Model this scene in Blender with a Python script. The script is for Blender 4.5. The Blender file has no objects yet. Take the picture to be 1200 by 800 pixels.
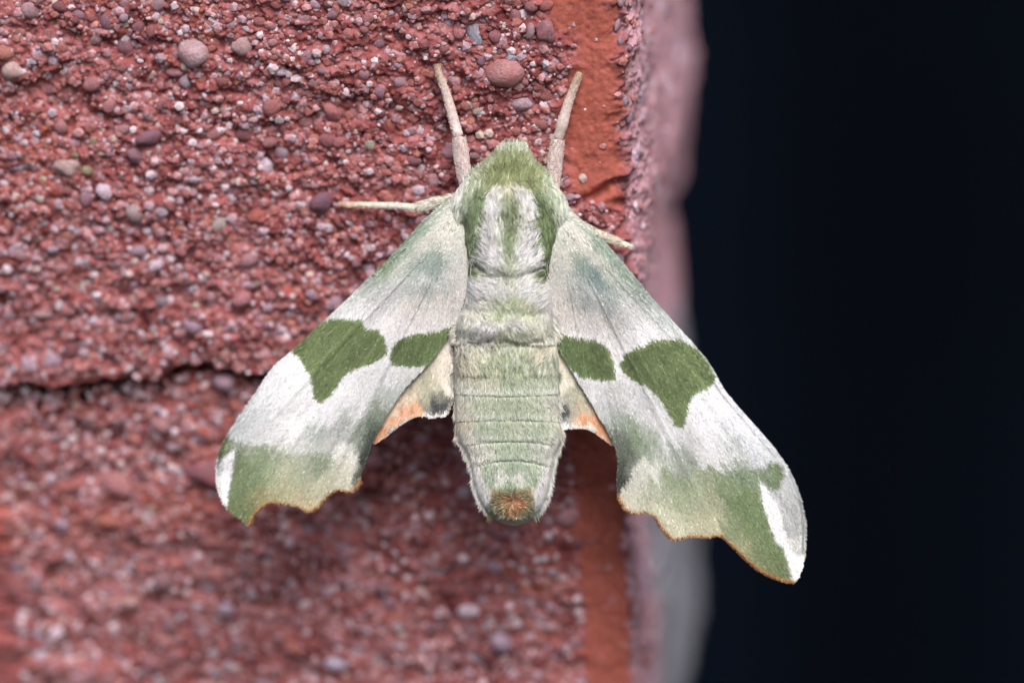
import bpy, math, random
import numpy as np
from mathutils import Vector, Matrix
from mathutils.geometry import delaunay_2d_cdt

random.seed(7)
rng = np.random.default_rng(7)
SC = bpy.context.scene
COL = SC.collection
# 1 unit is about 94 mm: one pixel of the photograph is 0.001 unit on the plane in focus

# ------------------------------------------------------------------ camera
LENS = 100.0
D = 1.2 * LENS / 36.0
TILT, YAW, ROLL = math.radians(18), math.radians(6.8), math.radians(3.3)
f_ = Vector((-math.sin(YAW) * math.cos(TILT), math.cos(YAW) * math.cos(TILT), -math.sin(TILT)))
r0 = f_.cross(Vector((0, 0, 1))).normalized(); u0 = r0.cross(f_)
r_ = math.cos(ROLL) * r0 - math.sin(ROLL) * u0
u_ = math.sin(ROLL) * r0 + math.cos(ROLL) * u0
C0 = Vector((0, -0.075, 0))                       # centre of the focus plane, a little in front of the wall (y = 0)
CAMP = C0 - f_ * D
FR = Matrix(((r_.x, u_.x, -f_.x), (r_.y, u_.y, -f_.y), (r_.z, u_.z, -f_.z)))
cd = bpy.data.cameras.new('camera'); cam = bpy.data.objects.new('camera', cd); COL.objects.link(cam)
cam.matrix_world = Matrix.Translation(CAMP) @ FR.to_4x4()
cd.lens = LENS; cd.sensor_width = 36; cd.clip_start = 0.05; cd.clip_end = 200
cd.dof.use_dof = True; cd.dof.focus_distance = D - 0.034; cd.dof.aperture_fstop = 0.64; cd.dof.aperture_blades = 0
SC.camera = cam

# ------------------------------------------------------------------ sky, sun, exposure
SUN_EL, SUN_AZ = math.radians(56), math.radians(24)   # azimuth measured from the wall's outward normal (-y) towards +x
sdir = Vector((math.cos(SUN_EL) * math.sin(SUN_AZ), -math.cos(SUN_EL) * math.cos(SUN_AZ), math.sin(SUN_EL)))
W = bpy.data.worlds.new('World'); SC.world = W; W.use_nodes = True
nt = W.node_tree
sky = nt.nodes.new('ShaderNodeTexSky'); sky.sky_type = 'NISHITA'; sky.sun_disc = False
sky.sun_elevation = SUN_EL; sky.sun_rotation = math.atan2(sdir.x, sdir.y)
sky.dust_density = 6.0; sky.air_density = 1.0; sky.ozone_density = 1.0
bg = nt.nodes['Background']; bg.inputs['Strength'].default_value = 0.088
nt.links.new(sky.outputs[0], bg.inputs[0])
sl = bpy.data.lights.new('sun', 'SUN'); so = bpy.data.objects.new('sun', sl); COL.objects.link(so)
sl.energy = 1.75; sl.angle = math.radians(34); sl.color = (1.0, 0.975, 0.95)
so.rotation_euler = (-sdir).to_track_quat('-Z', 'Y').to_euler()
SC.view_settings.view_transform = 'Standard'; SC.view_settings.look = 'None'
SC.view_settings.gamma = 1.0; SC.view_settings.exposure = 0.62
SC.cycles.max_bounces = 6; SC.cycles.diffuse_bounces = 3; SC.cycles.transparent_max_bounces = 4

# ------------------------------------------------------------------ helpers
def s2l(c):
    c = np.asarray(c, float) / 255.0
    return np.where(c <= 0.04045, c / 12.92, ((c + 0.055) / 1.055) ** 2.4)

_tab = np.random.default_rng(3).random((64, 256, 256)).astype(np.float32)
def vnoise(x, y, seed=0):
    x = np.asarray(x, float); y = np.asarray(y, float)
    t = _tab[seed % 64]
    xi = np.floor(x).astype(int); yi = np.floor(y).astype(int)
    fx = x - xi; fy = y - yi
    fx = fx * fx * (3 - 2 * fx); fy = fy * fy * (3 - 2 * fy)
    a = t[xi & 255, yi & 255]; b = t[(xi + 1) & 255, yi & 255]
    c = t[xi & 255, (yi + 1) & 255]; d = t[(xi + 1) & 255, (yi + 1) & 255]
    return (a * (1 - fx) + b * fx) * (1 - fy) + (c * (1 - fx) + d * fx) * fy * 1.0
def fbm(x, y, seed=0, octv=4, gain=0.5):
    s = 0; a = 1; n = 0; x = np.asarray(x, float); y = np.asarray(y, float)
    for k in range(octv):
        s = s + a * vnoise(x * 2 ** k + 17.3 * k, y * 2 ** k + 9.1 * k, seed + k); n += a; a *= gain
    return s / n                                     # 0..1, mean 0.5
def desat(c, k, gain=1.0):
    l = (c @ np.array([.25, .65, .10]))[..., None]
    return (l + (c - l) * k) * gain
def sstep(a, b, x):
    t = np.clip((np.asarray(x) - a) / (b - a), 0, 1); return t * t * (3 - 2 * t)

def sdist(px, py, poly):
    """signed distance to a polygon, negative inside"""
    P = np.stack([px, py], -1)[:, None, :]; A = np.array(poly, float); B = np.roll(A, -1, 0)
    E = B - A; w = P - A[None]
    t = np.clip((w * E).sum(-1) / ((E * E).sum(-1) + 1e-12), 0, 1)
    d = np.sqrt((((w - t[..., None] * E) ** 2).sum(-1)).min(1))
    c = np.zeros(len(px), bool)
    for a, b in zip(A, B):
        cond = ((a[1] > py) != (b[1] > py))
        with np.errstate(divide='ignore', invalid='ignore'):
            xx = (b[0] - a[0]) * (py - a[1]) / (b[1] - a[1]) + a[0]
        c ^= cond & (px < xx)
    return np.where(c, -d, d)
def ldist(px, py, line):
    """distance to an open polyline"""
    P = np.stack([px, py], -1)[:, None, :]; A = np.array(line[:-1], float); B = np.array(line[1:], float)
    E = B - A; w = P - A[None]
    t = np.clip((w * E).sum(-1) / ((E * E).sum(-1) + 1e-12), 0, 1)
    return np.sqrt((((w - t[..., None] * E) ** 2).sum(-1)).min(1))
def field(px, py, samples, p=2.0, eps=30.0):
    """smooth colour field through samples ((x,y,(r,g,b)), sRGB), returns linear colour"""
    S = np.array([(a, b) for a, b, _ in samples], float); K = s2l([c for _, _, c in samples])
    out = np.zeros((len(px), 3))
    for i in range(0, len(px), 20000):
        d2 = (px[i:i+20000, None] - S[:, 0]) ** 2 + (py[i:i+20000, None] - S[:, 1]) ** 2
        w = 1 / (d2 + eps) ** p
        out[i:i+20000] = (w @ K) / w.sum(1, keepdims=True)
    return out
def catmull(pts, closed=True, step=2.5):
    P = np.array(pts, float); n = len(P); out = []
    rngk = range(n if closed else n - 1)
    for i in rngk:
        if closed: p0, p1, p2, p3 = P[(i-1) % n], P[i], P[(i+1) % n], P[(i+2) % n]
        else: p0, p1, p2, p3 = P[max(i-1, 0)], P[i], P[i+1], P[min(i+2, n-1)]
        m = max(1, int(np.linalg.norm(p2 - p1) / step))
        for k in range(m):
            t = k / m
            out.append(0.5 * ((2*p1) + (-p0+p2)*t + (2*p0-5*p1+4*p2-p3)*t*t + (-p0+3*p1-3*p2+p3)*t**3))
    if not closed: out.append(P[-1])
    return np.array(out)

def mesh_np(name, V, F, col=None, smooth=True):
    """V (n,3); F (m,3) or (m,4) or list of both; col (n,3) linear"""
    me = bpy.data.meshes.new(name)
    Fs = F if isinstance(F, list) else [F]
    V = np.asarray(V, np.float32)
    loops = np.concatenate([np.asarray(f, np.int32).ravel() for f in Fs])
    sizes = np.concatenate([np.full(len(f), np.asarray(f).shape[1], np.int32) for f in Fs])
    starts = np.concatenate([[0], np.cumsum(sizes)[:-1]]).astype(np.int32)
    me.vertices.add(len(V)); me.vertices.foreach_set('co', V.ravel())
    me.loops.add(len(loops)); me.loops.foreach_set('vertex_index', loops)
    me.polygons.add(len(sizes)); me.polygons.foreach_set('loop_start', starts)
    try: me.polygons.foreach_set('loop_total', sizes)
    except Exception: pass
    me.update(calc_edges=True)
    me.polygons.foreach_set('use_smooth', np.full(len(sizes), smooth))
    if col is not None:
        a = me.color_attributes.new('Col', 'FLOAT_COLOR', 'POINT')
        cc = np.ones((len(V), 4), np.float32); cc[:, :3] = col
        a.data.foreach_set('color', cc.ravel())
    me.update()
    return me
def link(name, me, mat, parent=None, kind=None):
    o = bpy.data.objects.new(name, me); COL.objects.link(o)
    if mat and not me.materials: me.materials.append(mat)
    if parent: o.parent = parent
    if kind: o['kind'] = kind
    return o
def grid_faces(nr, nc, wrap=False):
    i = np.arange(nr - 1)[:, None]; j = np.arange(nc if wrap else nc - 1)[None]
    a = i * nc + j; b = i * nc + (j + 1) % nc
    return np.stack([a, b, b + nc, a + nc], -1).reshape(-1, 4)

# ------------------------------------------------------------------ materials
def mat_col(name, rough=0.8, spec=0.25, bump=None, attr='Col', objcol=False, mottling=0.0, mscale=60, sheen=0.0, transl=0.0, coat=None):
    m = bpy.data.materials.new(name); m.use_nodes = True; n = m.node_tree.nodes; l = m.node_tree.links
    b = n['Principled BSDF']; b.inputs['Roughness'].default_value = rough
    b.inputs['Specular IOR Level'].default_value = spec
    if sheen: b.inputs['Sheen Weight'].default_value = sheen; b.inputs['Sheen Roughness'].default_value = 0.4
    if objcol:
        a = n.new('ShaderNodeObjectInfo'); src = a.outputs['Color']
    else:
        a = n.new('ShaderNodeAttribute'); a.attribute_name = attr; src = a.outputs['Color']
    tc = n.new('ShaderNodeTexCoord')
    if mottling:
        no = n.new('ShaderNodeTexNoise'); no.inputs['Scale'].default_value = mscale; no.inputs['Detail'].default_value = 5
        no.inputs['Roughness'].default_value = 0.65
        l.new(tc.outputs['Object'], no.inputs['Vector'])
        mr = n.new('ShaderNodeMapRange'); mr.inputs['From Min'].default_value = 0.3; mr.inputs['From Max'].default_value = 0.7
        mr.inputs['To Min'].default_value = 1 - mottling; mr.inputs['To Max'].default_value = 1 + mottling
        l.new(no.outputs['Fac'], mr.inputs['Value'])
        mx = n.new('ShaderNodeVectorMath'); mx.operation = 'SCALE'
        l.new(src, mx.inputs[0]); l.new(mr.outputs[0], mx.inputs['Scale']); src = mx.outputs[0]
    if coat:                                     # red wall paint and dust clinging to part of the stone
        no = n.new('ShaderNodeTexNoise'); no.inputs['Scale'].default_value = coat[0]; no.inputs['Detail'].default_value = 3
        l.new(tc.outputs['Object'], no.inputs['Vector'])
        mr = n.new('ShaderNodeMapRange'); mr.inputs['From Min'].default_value = 0.38; mr.inputs['From Max'].default_value = 0.66
        mr.inputs['To Min'].default_value = coat[1]; mr.inputs['To Max'].default_value = coat[2]
        l.new(no.outputs['Fac'], mr.inputs['Value'])
        mx = n.new('ShaderNodeMix'); mx.data_type = 'RGBA'; l.new(mr.outputs[0], mx.inputs[0]); l.new(src, mx.inputs[6])
        mx.inputs[7].default_value = (*[float(v) for v in s2l((164, 88, 86))], 1); src = mx.outputs[2]
    l.new(src, b.inputs['Base Color'])
    if bump:
        no = n.new('ShaderNodeTexNoise'); no.inputs['Scale'].default_value = bump[0]; no.inputs['Detail'].default_value = 4
        no.inputs['Roughness'].default_value = 0.7
        l.new(tc.outputs['Object'], no.inputs['Vector'])
        bp = n.new('ShaderNodeBump'); bp.inputs['Strength'].default_value = bump[1]; bp.inputs['Distance'].default_value = bump[2]
        l.new(no.outputs['Fac'], bp.inputs['Height']); l.new(bp.outputs[0], b.inputs['Normal'])
    if transl:
        t = n.new('ShaderNodeBsdfTranslucent'); mixs = n.new('ShaderNodeMixShader'); mixs.inputs[0].default_value = transl
        l.new(src, t.inputs['Color']); l.new(b.outputs[0], mixs.inputs[1]); l.new(t.outputs[0], mixs.inputs[2])
        l.new(mixs.outputs[0], n['Material Output'].inputs['Surface'])
    return m
M_BRICK = mat_col('painted_brick', 0.78, 0.3, bump=(420, 0.6, 0.0016), mottling=0.22, mscale=150)
M_PEB = mat_col('pebble', 0.62, 0.35, bump=(5, 0.8, 0.004), objcol=True, mottling=0.34, mscale=3.4, coat=(1.6, .0, .38))
M_GRAIN = mat_col('sand_grain', 0.6, 0.4, bump=(500, 0.3, 0.001), mottling=0.18, mscale=260, coat=(90, .0, .30))
M_MORTAR = mat_col('mortar', 0.9, 0.1, bump=(80, 0.5, 0.004), mottling=0.2)
M_WING = mat_col('wing_membrane', 0.75, 0.2, bump=(500, 0.3, 0.0006))
M_SCALE = mat_col('wing_scale', 0.6, 0.3, transl=0.06)
M_FUR = mat_col('fur', 0.6, 0.25, sheen=0.12, transl=0.24)
M_BODY = mat_col('body_skin', 0.85, 0.1, bump=(300, 0.5, 0.001))
M_LEG = mat_col('leg_skin', 0.75, 0.2, bump=(350, 0.5, 0.0012), mottling=0.2, mscale=220)

# ------------------------------------------------------------------ placing: photograph pixel -> place
def ray_wall(px, py, y=0.0):
    d = (f_ * D + r_ * ((px - 600) * .001) + u_ * ((400 - py) * .001))
    t = (y - CAMP.y) / d.y
    return CAMP + d * t
FRn = np.array(FR); CAMn = np.array(CAMP); C0n = np.array(C0)
def zwall(px, py):
    """height of the wall face in the moth's frame at that pixel"""
    p = ray_wall(px, py) - C0
    return -(p.dot(f_))
def loc(px, py, z):
    """moth frame coordinates of a point at height z that the photograph shows at px,py"""
    k = .001 * (D - z) / D
    return np.stack([(px - 600) * k, (400 - py) * k, z + 0 * px], -1)

# ================================================================== BRICK WALL
XE = ray_wall(727, 120).x                      # the wall's outer corner
RC = 0.022                                     # corner rounding
DEPTH = 0.86
ZJ = ray_wall(330, 442).z                      # bed joint height
S_ARC = XE - RC; S_SIDE = S_ARC + RC * math.pi / 2
S_END = S_SIDE + DEPTH - RC
def path(s):
    """s runs along the front face (s = x), round the corner, then back along the side"""
    a = np.clip((s - S_ARC) / RC, 0, math.pi / 2)
    side = np.maximum(s - S_SIDE, 0)
    x = np.minimum(s, S_ARC) + RC * np.sin(a) + side * 0.035
    y = RC * (1 - np.cos(a)) + side
    return x, y, np.sin(a), -np.cos(a)
jx = [ray_wall(p, q) for p, q in [(-60,452),(0,458),(30,455),(60,457),(100,452),(150,449),(185,446),(200,437),(215,430),(240,431),(252,438),(300,441),(330,441),(420,436)]]
JX = np.array([p.x for p in jx]); JZ = np.array([p.z for p in jx])
def zjoint(s):
    b = np.interp(s, JX, JZ)
    return b + (fbm(s * 45, s * 0 + 3.1, 5, 3) - .5) * .012

SM = [(-40,632),(0,640),(30,650),(45,668),(80,664),(110,652),(150,658),(200,664),(228,672),(246,715),(262,760),(420,760)]
SMZ = np.array([ray_wall(700, b).z for b, _ in [(q[0], 0) for q in SM]][::-1]); SMV = np.array([ray_wall(q[1], q[0]).x for q in SM][::-1])
def smooth_mask(s, z, upper):
    if upper: b = np.interp(z, SMZ, SMV) + (fbm(s * 14, z * 14, 11, 3) - .5) * .05
    else: b = S_ARC - 0.052 + (fbm(s * 9, z * 9, 12, 3) - .5) * .05
    return sstep(b - .012, b + .014, s) * (1 - sstep(S_ARC + .010, S_ARC + .026, s + (fbm(s * 60, z * 60, 13, 2) - .5) * .03))
SB = [(-30,.012),(0,.012),(100,.012),(150,.009),(200,.015),(260,.020),(330,.008),(400,-.006),(450,-.008),(600,.0),(700,.006),(830,.012)]
SBZ = np.array([ray_wall(740, a).z for a, b in SB][::-1]); SBV = np.array([b for a, b in SB][::-1])
FA, FB = ray_wall(672, 240), ray_wall(728, 214)
def cell(s, z, size, seed):
    """rounded grains: height of the nearest scattered grain"""
    u = np.asarray(s) / size; v = np.asarray(z) / size; iu = np.floor(u).astype(int); iv = np.floor(v).astype(int)
    best = np.full(np.shape(u), 9.0); tx = _tab[seed % 64]; ty = _tab[(seed + 7) % 64]
    for a in (-1, 0, 1):
        for b in (-1, 0, 1):
            cx = iu + a + tx[(iu + a) & 255, (iv + b) & 255]; cy = iv + b + ty[(iu + a) & 255, (iv + b) & 255]
            best = np.minimum(best, (u - cx) ** 2 + (v - cy) ** 2)
    return np.sqrt(np.maximum(1 - best / .85, 0))
def disp(s, z, upper):
    """outward relief of the painted face"""
    sm = smooth_mask(s, z, upper)
    wx = s + (fbm(s * 20, z * 20, 20, 3) - .5) * .03; wz = z + (fbm(s * 20, z * 20, 24, 3) - .5) * .03
    big = (fbm(wx * 5, wz * 9, 30, 3) - .5) * .024
    ridge = fbm(wx * 15, wz * 30, 34, 3)
    ridge = sstep(.50, .68, ridge) * -.0062
    med = (fbm(wx * 75, wz * 85, 38, 3) - .5) * .012 + (cell(s, z, .0062, 70) * .0042 + cell(s, z, .0034, 71) * .0024)
    fine = (fbm(s * 190, z * 200, 42, 3, .6) - .5) * .0085
    pit = -sstep(.62, .78, fbm(wx * 48, wz * 60, 50, 2)) * .006
    rough = big + ridge + med + fine + pit
    smo = big * .55 + (fbm(wx * 30, wz * 22, 46, 3) - .5) * .0055 - sstep(.66, .76, fbm(s * 50, z * 50, 48, 2)) * .0008 + (fbm(s * 190, z * 190, 44, 3, .6) - .5) * .0022 + .002
    side = sstep(S_ARC + .03, S_SIDE + .05, s)
    d = rough * (1 - sm) + smo * sm
    d = d * (1 - .3 * side) + side * (np.interp(z, SBZ, SBV) + (fbm(s * 5, z * 7, 52, 3) - .5) * .012)
    d = d - np.exp(-((s - S_ARC - .016) / .014) ** 2) * sstep(.5, .75, fbm(s * 8, z * 26, 53, 3)) * .006
    # the fissure beside the moth's shoulder
    if upper:
        ex, ez = FB.x - FA.x, FB.z - FA.z
        t = np.clip(((s - FA.x) * ex + (z - FA.z) * ez) / (ex * ex + ez * ez), 0, 1)
        dd = np.hypot(s - FA.x - t * ex, z - FA.z - t * ez + (fbm(s * 60, z * 60, 54, 2) - .5) * .008)
        d = d - .012 * np.exp(-(dd / .0045) ** 2)
    return d + (0 if upper else -.020)
def wallpt(s, z, upper, extra=0.0):
    x, y, nx, ny = path(s); d = disp(s, z, upper) + extra
    return np.stack([x + nx * d, y + ny * d, z], -1), np.stack([nx, ny, 0 * nx], -1)

RED = dict(dark=s2l((108, 52, 54)), mid=s2l((147, 81, 81)), pale_red=s2l((170, 106, 107)), orange=s2l((172, 94, 80)), pink=s2l((174, 134, 144)), grey=s2l((140, 140, 150)))  # dark, mid and pale reds are mixed at random by noise
def brick_col(s, z, upper):
    n1 = fbm(s * 28, z * 34, 1, 4)[..., None]; n2 = fbm(s * 9, z * 12, 6, 3)[..., None]; n3 = fbm(s * 130, z * 130, 9, 3)[..., None]
    c = RED['mid'] * (1 - sstep(.5, .8, n1)) + RED['pale_red'] * sstep(.5, .8, n1)
    t = sstep(.55, .25, n1) if False else sstep(.0, 1., np.clip((.48 - n1) / .2, 0, 1)); c = c * (1 - t) + RED['dark'] * t
    t = sstep(.62, .8, n2) * .6; c = c * (1 - t) + RED['orange'] * t
    t = sstep(.58, .75, n3) * .45; c = c * (1 - t) + RED['pink'] * t
    sm = smooth_mask(s, z, upper)[..., None] * .92
    c = c * (1 - sm) + RED['orange'] * (.86 + .28 * n1) * sm
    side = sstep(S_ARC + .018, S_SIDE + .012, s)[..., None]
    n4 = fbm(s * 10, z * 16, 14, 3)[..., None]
    sc = RED['pink'] * (.86 + .62 * n4)  # sky sheen on the side painted in as paler pink, with its pale grains
    n5 = sstep(.60, .78, fbm(s * 24, z * 26, 17, 2))[..., None] * .75; sc = sc * (1 - n5) + s2l((206, 184, 204)) * n5  # blurred highlights painted on the side as pale lilac blobs
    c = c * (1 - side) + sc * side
    if not upper:
        g = (sstep(.04, .10, s - S_SIDE + (fbm(s * 8, z * 6, 15, 2) - .5) * .1) * sstep(ZJ - .10, ZJ - .20, z + 0 * s))[..., None] if False else \
            (sstep(S_SIDE + .10, S_SIDE + .26, s + (fbm(s * 8, z * 6, 15, 2) - .5) * .1) * (1 - sstep(ZJ - .22, ZJ - .12, z)))[..., None]
        c = c * (1 - g) + RED['grey'] * (.75 + .5 * n4) * g
    return c

wall = bpy.data.objects.new('brick_wall', None); COL.objects.link(wall)
wall.location = (0, 0, 0)
wall['label'] = 'corner of a red painted brick wall with pale pebbles, a moth resting on it'
wall['category'] = 'wall'

XL = ray_wall(-25, 400).x
s_arr = np.concatenate([np.linspace(XE - 2.2, XL - .02, 50), np.arange(XL, S_ARC + .10, .0015), np.arange(S_ARC + .10, S_END, .006), [S_END]])
zt = ray_wall(600, -25).z; zb = ray_wall(600, 830).z
def make_brick(upper):
    nS = len(s_arr)
    zj = zjoint(s_arr)
    lip = [(.012, .16), (.008, .07), (.003, .03), (.0, .014), (.0015, .006), (.004, .0025), (.007, .0007)]
    rows = []
    sgn = 1 if upper else -1
    base = zj if upper else zj - (np.interp(s_arr, [ray_wall(0, 450).x, ray_wall(170, 450).x, ray_wall(210, 450).x, ray_wall(300, 450).x], [.026, .020, .007, .009]) + .012 * fbm(s_arr * 14, s_arr * 0, 16, 2))
    far = (zt - ZJ) if upper else (ZJ - zb)
    dzs = [(a, b) for a, b in lip] + [(v, 0.0) for v in np.arange(.0085, far, .0015)] + [(v, 0.0) for v in np.linspace(far + .01, .69, 14)]
    DZ = np.array(dzs)
    ss = np.repeat(s_arr[None], len(DZ), 0)
    zz = base[None] + sgn * DZ[:, :1]
    # rows relax to straight lines away from the joint
    x, y, nx, ny = path(ss.ravel()); z = zz.ravel(); sv = ss.ravel()
    d = disp(sv, z, upper)
    din = np.repeat(DZ[:, 1:], nS, 1).ravel()
    wear = (.004 if upper else .016) * np.exp(-np.abs(z - np.repeat(base[None], len(DZ), 0).ravel()) / (.012 if upper else .018))
    d = d * (1 - np.clip(din / .02, 0, 1)) - din - wear
    V = np.stack([x + nx * d, y + ny * d, z], -1)
    F = grid_faces(len(DZ), nS)
    if not upper: F = F[:, ::-1]
    # close the back and ends with a coarse cap: last column back to the first through the rear
    n0 = len(V)
    back = []
    yb = DEPTH
    nr = len(DZ)
    Vb = np.stack([np.full(nr, XE - 2.2), np.full(nr, yb), V.reshape(nr, nS, 3)[:, 0, 2]], -1)
    V = np.concatenate([V, Vb])
    i = np.arange(nr - 1)
    Fb = np.concatenate([np.stack([i * nS + nS - 1, n0 + i, n0 + i + 1, (i + 1) * nS + nS - 1], -1),
                         np.stack([n0 + i, i * nS, (i + 1) * nS, n0 + i + 1], -1)])
    if not upper: Fb = Fb[:, ::-1]
    top = np.concatenate([(nr - 1) * nS + np.arange(nS), [n0 + nr - 1]])
    if not upper: top = top[::-1]
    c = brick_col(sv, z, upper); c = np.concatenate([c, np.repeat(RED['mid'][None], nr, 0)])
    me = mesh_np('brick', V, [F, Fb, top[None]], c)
    return link('brick', me, M_BRICK, wall)
brick_u = make_brick(True)
brick_l = make_brick(False)

# mortar bed, set back in the joint
def box(x0, x1, y0, y1, z0, z1, n=40):
    xs = np.linspace(x0, x1, n); prof = [(y1, z0), (y0, z0), (y0, z1), (y1, z1)]
    V = np.array([(x, y, z) for x in xs for y, z in prof])
    V[:, 1] += (fbm(V[:, 0] * 20, V[:, 2] * 20, 33, 3) - .5) * .01
    F = []
    for i in range(n - 1):
        for k in range(4):
            a = i * 4 + k; b = i * 4 + (k + 1) % 4; F.append((a, b, b + 4, a + 4))
    F = np.array(F + [(3, 2, 1, 0), tuple((n - 1) * 4 + k for k in range(4))])
    return V, F
V, F = box(XE - 2.19, XE - .08, .10, DEPTH - .01, ZJ - .03, ZJ + .03)
link('mortar', mesh_np('mortar', V, F, np.repeat(s2l((120, 62, 58))[None], len(V), 0)), M_MORTAR, wall)

# ---- pebbles and grains set in the face
import bmesh
def ico(sub):
    bm = bmesh.new(); bmesh.ops.create_icosphere(bm, subdivisions=sub, radius=1.0)
    V = np.array([v.co[:] for v in bm.verts]); F = np.array([[v.index for v in f.verts] for f in bm.faces]); bm.free()
    return V, F
IV1, IF1 = ico(1); IV2, IF2 = ico(2); IV3, IF3 = ico(3)
def angular(V, seed, lo=.62, hi=.92, k=9):
    r_a = np.random.default_rng(seed + 500); V = V.copy()
    for _ in range(k):
        n = r_a.normal(size=3); n /= np.linalg.norm(n); h = r_a.uniform(lo, hi)
        d = V @ n; V -= np.maximum(d - h, 0)[:, None] * n * .92
    return V
def lumpy(V, seed, amp=.22):
    k = .9
    n = fbm(V[:, 0] * k + V[:, 2] * .7 + seed * 3.7 + 50, V[:, 1] * k - V[:, 2] * .6 + 50, seed, 2) - .5
    n2 = fbm(V[:, 0] * 3 + V[:, 2] * 2.1 + seed * 1.7 + 50, V[:, 1] * 3 - V[:, 2] * 2 + 50, seed + 5, 2) - .5
    return V * (1 + amp * 2.2 * n + .16 * n2)[:, None]
peb_me = []
for k in range(10):
    me = mesh_np('pebble', lumpy(angular(IV2, k) * 1.12, k + 1, .16), IF2); me.materials.append(M_PEB); peb_me.append(me)
peb_big = []
for k in range(4):
    me = mesh_np('pebble', lumpy(angular(IV3, k + 20, .7, .95) * 1.08, k + 21, .16), IF3); me.materials.append(M_PEB); peb_big.append(me)

known = [(105,197,7,6,(172,166,120)),(114,163,6,5,(166,160,116)),(92,178,5,4,(160,154,112)),(62,24,5,5,(150,140,118)),(228,63,17,17,(192,166,168)),(284,53,12,11,(205,172,170)),(558,40,9,15,(168,184,196)),(592,83,19,14,(196,138,134)),(612,121,11,8,(190,164,174)),
 (391,130,12,11,(198,124,124)),(458,147,9,9,(200,112,84)),(18,80,11,12,(208,180,170)),(38,9,9,10,(200,165,168)),(187,5,9,9,(180,146,156)),(196,17,5,5,(196,158,140)),
 (217,97,7,7,(184,170,184)),(74,146,8,8,(192,132,132)),(83,192,14,10,(204,176,168)),(178,158,14,7,(142,104,122)),(162,180,10,9,(150,118,134)),(359,18,9,6,(196,156,160)),
 (410,38,7,6,(198,118,116)),(427,46,8,9,(166,96,92)),(444,50,7,7,(160,126,140)),(465,40,7,10,(150,118,132)),(538,38,6,7,(196,126,132)),(552,38,4,4,(190,150,150)),
 (581,42,7,7,(170,110,116)),(604,18,7,7,(176,120,126)),(588,60,7,5,(140,96,104)),(652,72,4,4,(206,170,180)),(641,36,10,12,(168,116,122)),(622,34,5,9,(190,160,166)),(625,50,5,5,(160,104,110)),
 (379,234,12,9,(132,100,118)),(228,380,11,10,(170,146,164)),(285,348,12,9,(190,124,130)),(190,351,8,7,(164,148,160)),(302,252,11,8,(186,98,80)),(257,262,9,10,(190,184,172)),
 (20,291,8,9,(186,164,178)),(9,370,8,6,(176,156,170)),(50,368,12,5,(190,160,160)),(261,450,11,9,(172,146,162)),(192,246,7,7,(198,186,196)),(225,246,6,7,(190,184,196)),
 (136,576,20,17,(184,126,126)),(124,615,14,9,(186,112,90)),(20,550,9,7,(176,144,160)),(188,500,12,9,(176,130,130)),(262,718,10,10,(188,172,190)),(188,685,12,11,(156,122,128)),
 (150,710,13,9,(182,146,136)),(245,556,24,18,(164,104,112)),(586,756,12,11,(194,176,198)),(14,670,8,8,(150,136,150)),(340,762,10,10,(194,118,102)),(38,690,9,8,(160,136,148)),
 (197,737,9,12,(150,116,122)),(560,680,8,7,(150,110,118)),(455,706,8,8,(176,148,168)),(505,740,7,7,(146,112,122)),(450,690,8,8,(150,120,130)),(402,620,8,8,(160,130,142)),(300,560,8,6,(150,110,118)),
 (751,630,7,8,(184,140,160)),(757,742,8,10,(186,146,164)),(675,640,8,7,(142,96,106)),(530,395,6,6,(160,120,130)),(147,55,8,10,(160,112,124)),(162,30,7,8,(170,110,116)),(126,25,6,9,(150,112,128)),
 (205,85,9,5,(190,136,140)),(242,120,7,7,(170,136,144)),(273,28,6,4,(184,160,172)),(143,78,6,6,(180,130,130)),(150,88,6,6,(196,156,156)),(290,33,5,3,(204,190,198)),(112,42,8,9,(176,140,140)),
 (57,105,9,6,(150,104,112)),(5,98,5,5,(200,156,168)),(41,103,6,6,(196,160,166)),(128,84,6,6,(176,124,128)),(190,122,5,7,(180,120,124)),(502,108,5,4,(200,170,174)),(561,130,6,5,(176,172,150)),
 (470,95,7,6,(184,150,160)),(446,106,6,7,(172,132,150)),(461,122,6,5,(190,120,124)),(427,85,7,6,(186,140,150)),(372,95,8,5,(184,140,146)),(505,95,7,7,(190,112,112)),(530,93,5,4,(188,150,160)),(545,96,6,4,(190,150,152)),
 (328,138,6,5,(190,180,186)),(331,179,8,7,(170,150,164)),(385,163,9,9,(168,104,110)),(435,168,6,6,(176,176,150)),(486,186,8,6,(160,110,118)),(475,172,5,5,(180,170,196)),(358,143,8,9,(190,130,132)),(398,165,7,6,(190,118,118)),
 (640,6,8,6,(190,110,104)),(600,95,5,4,(176,190,196)),(725,2,5,6,(190,160,172)),(723,48,4,5,(180,156,174)),(729,120,5,8,(196,184,200)),(735,140,5,8,(170,140,160)),(727,168,3,4,(186,160,176)),(734,60,5,6,(176,140,160)),(722,30,3,6,(190,170,180))]
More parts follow.
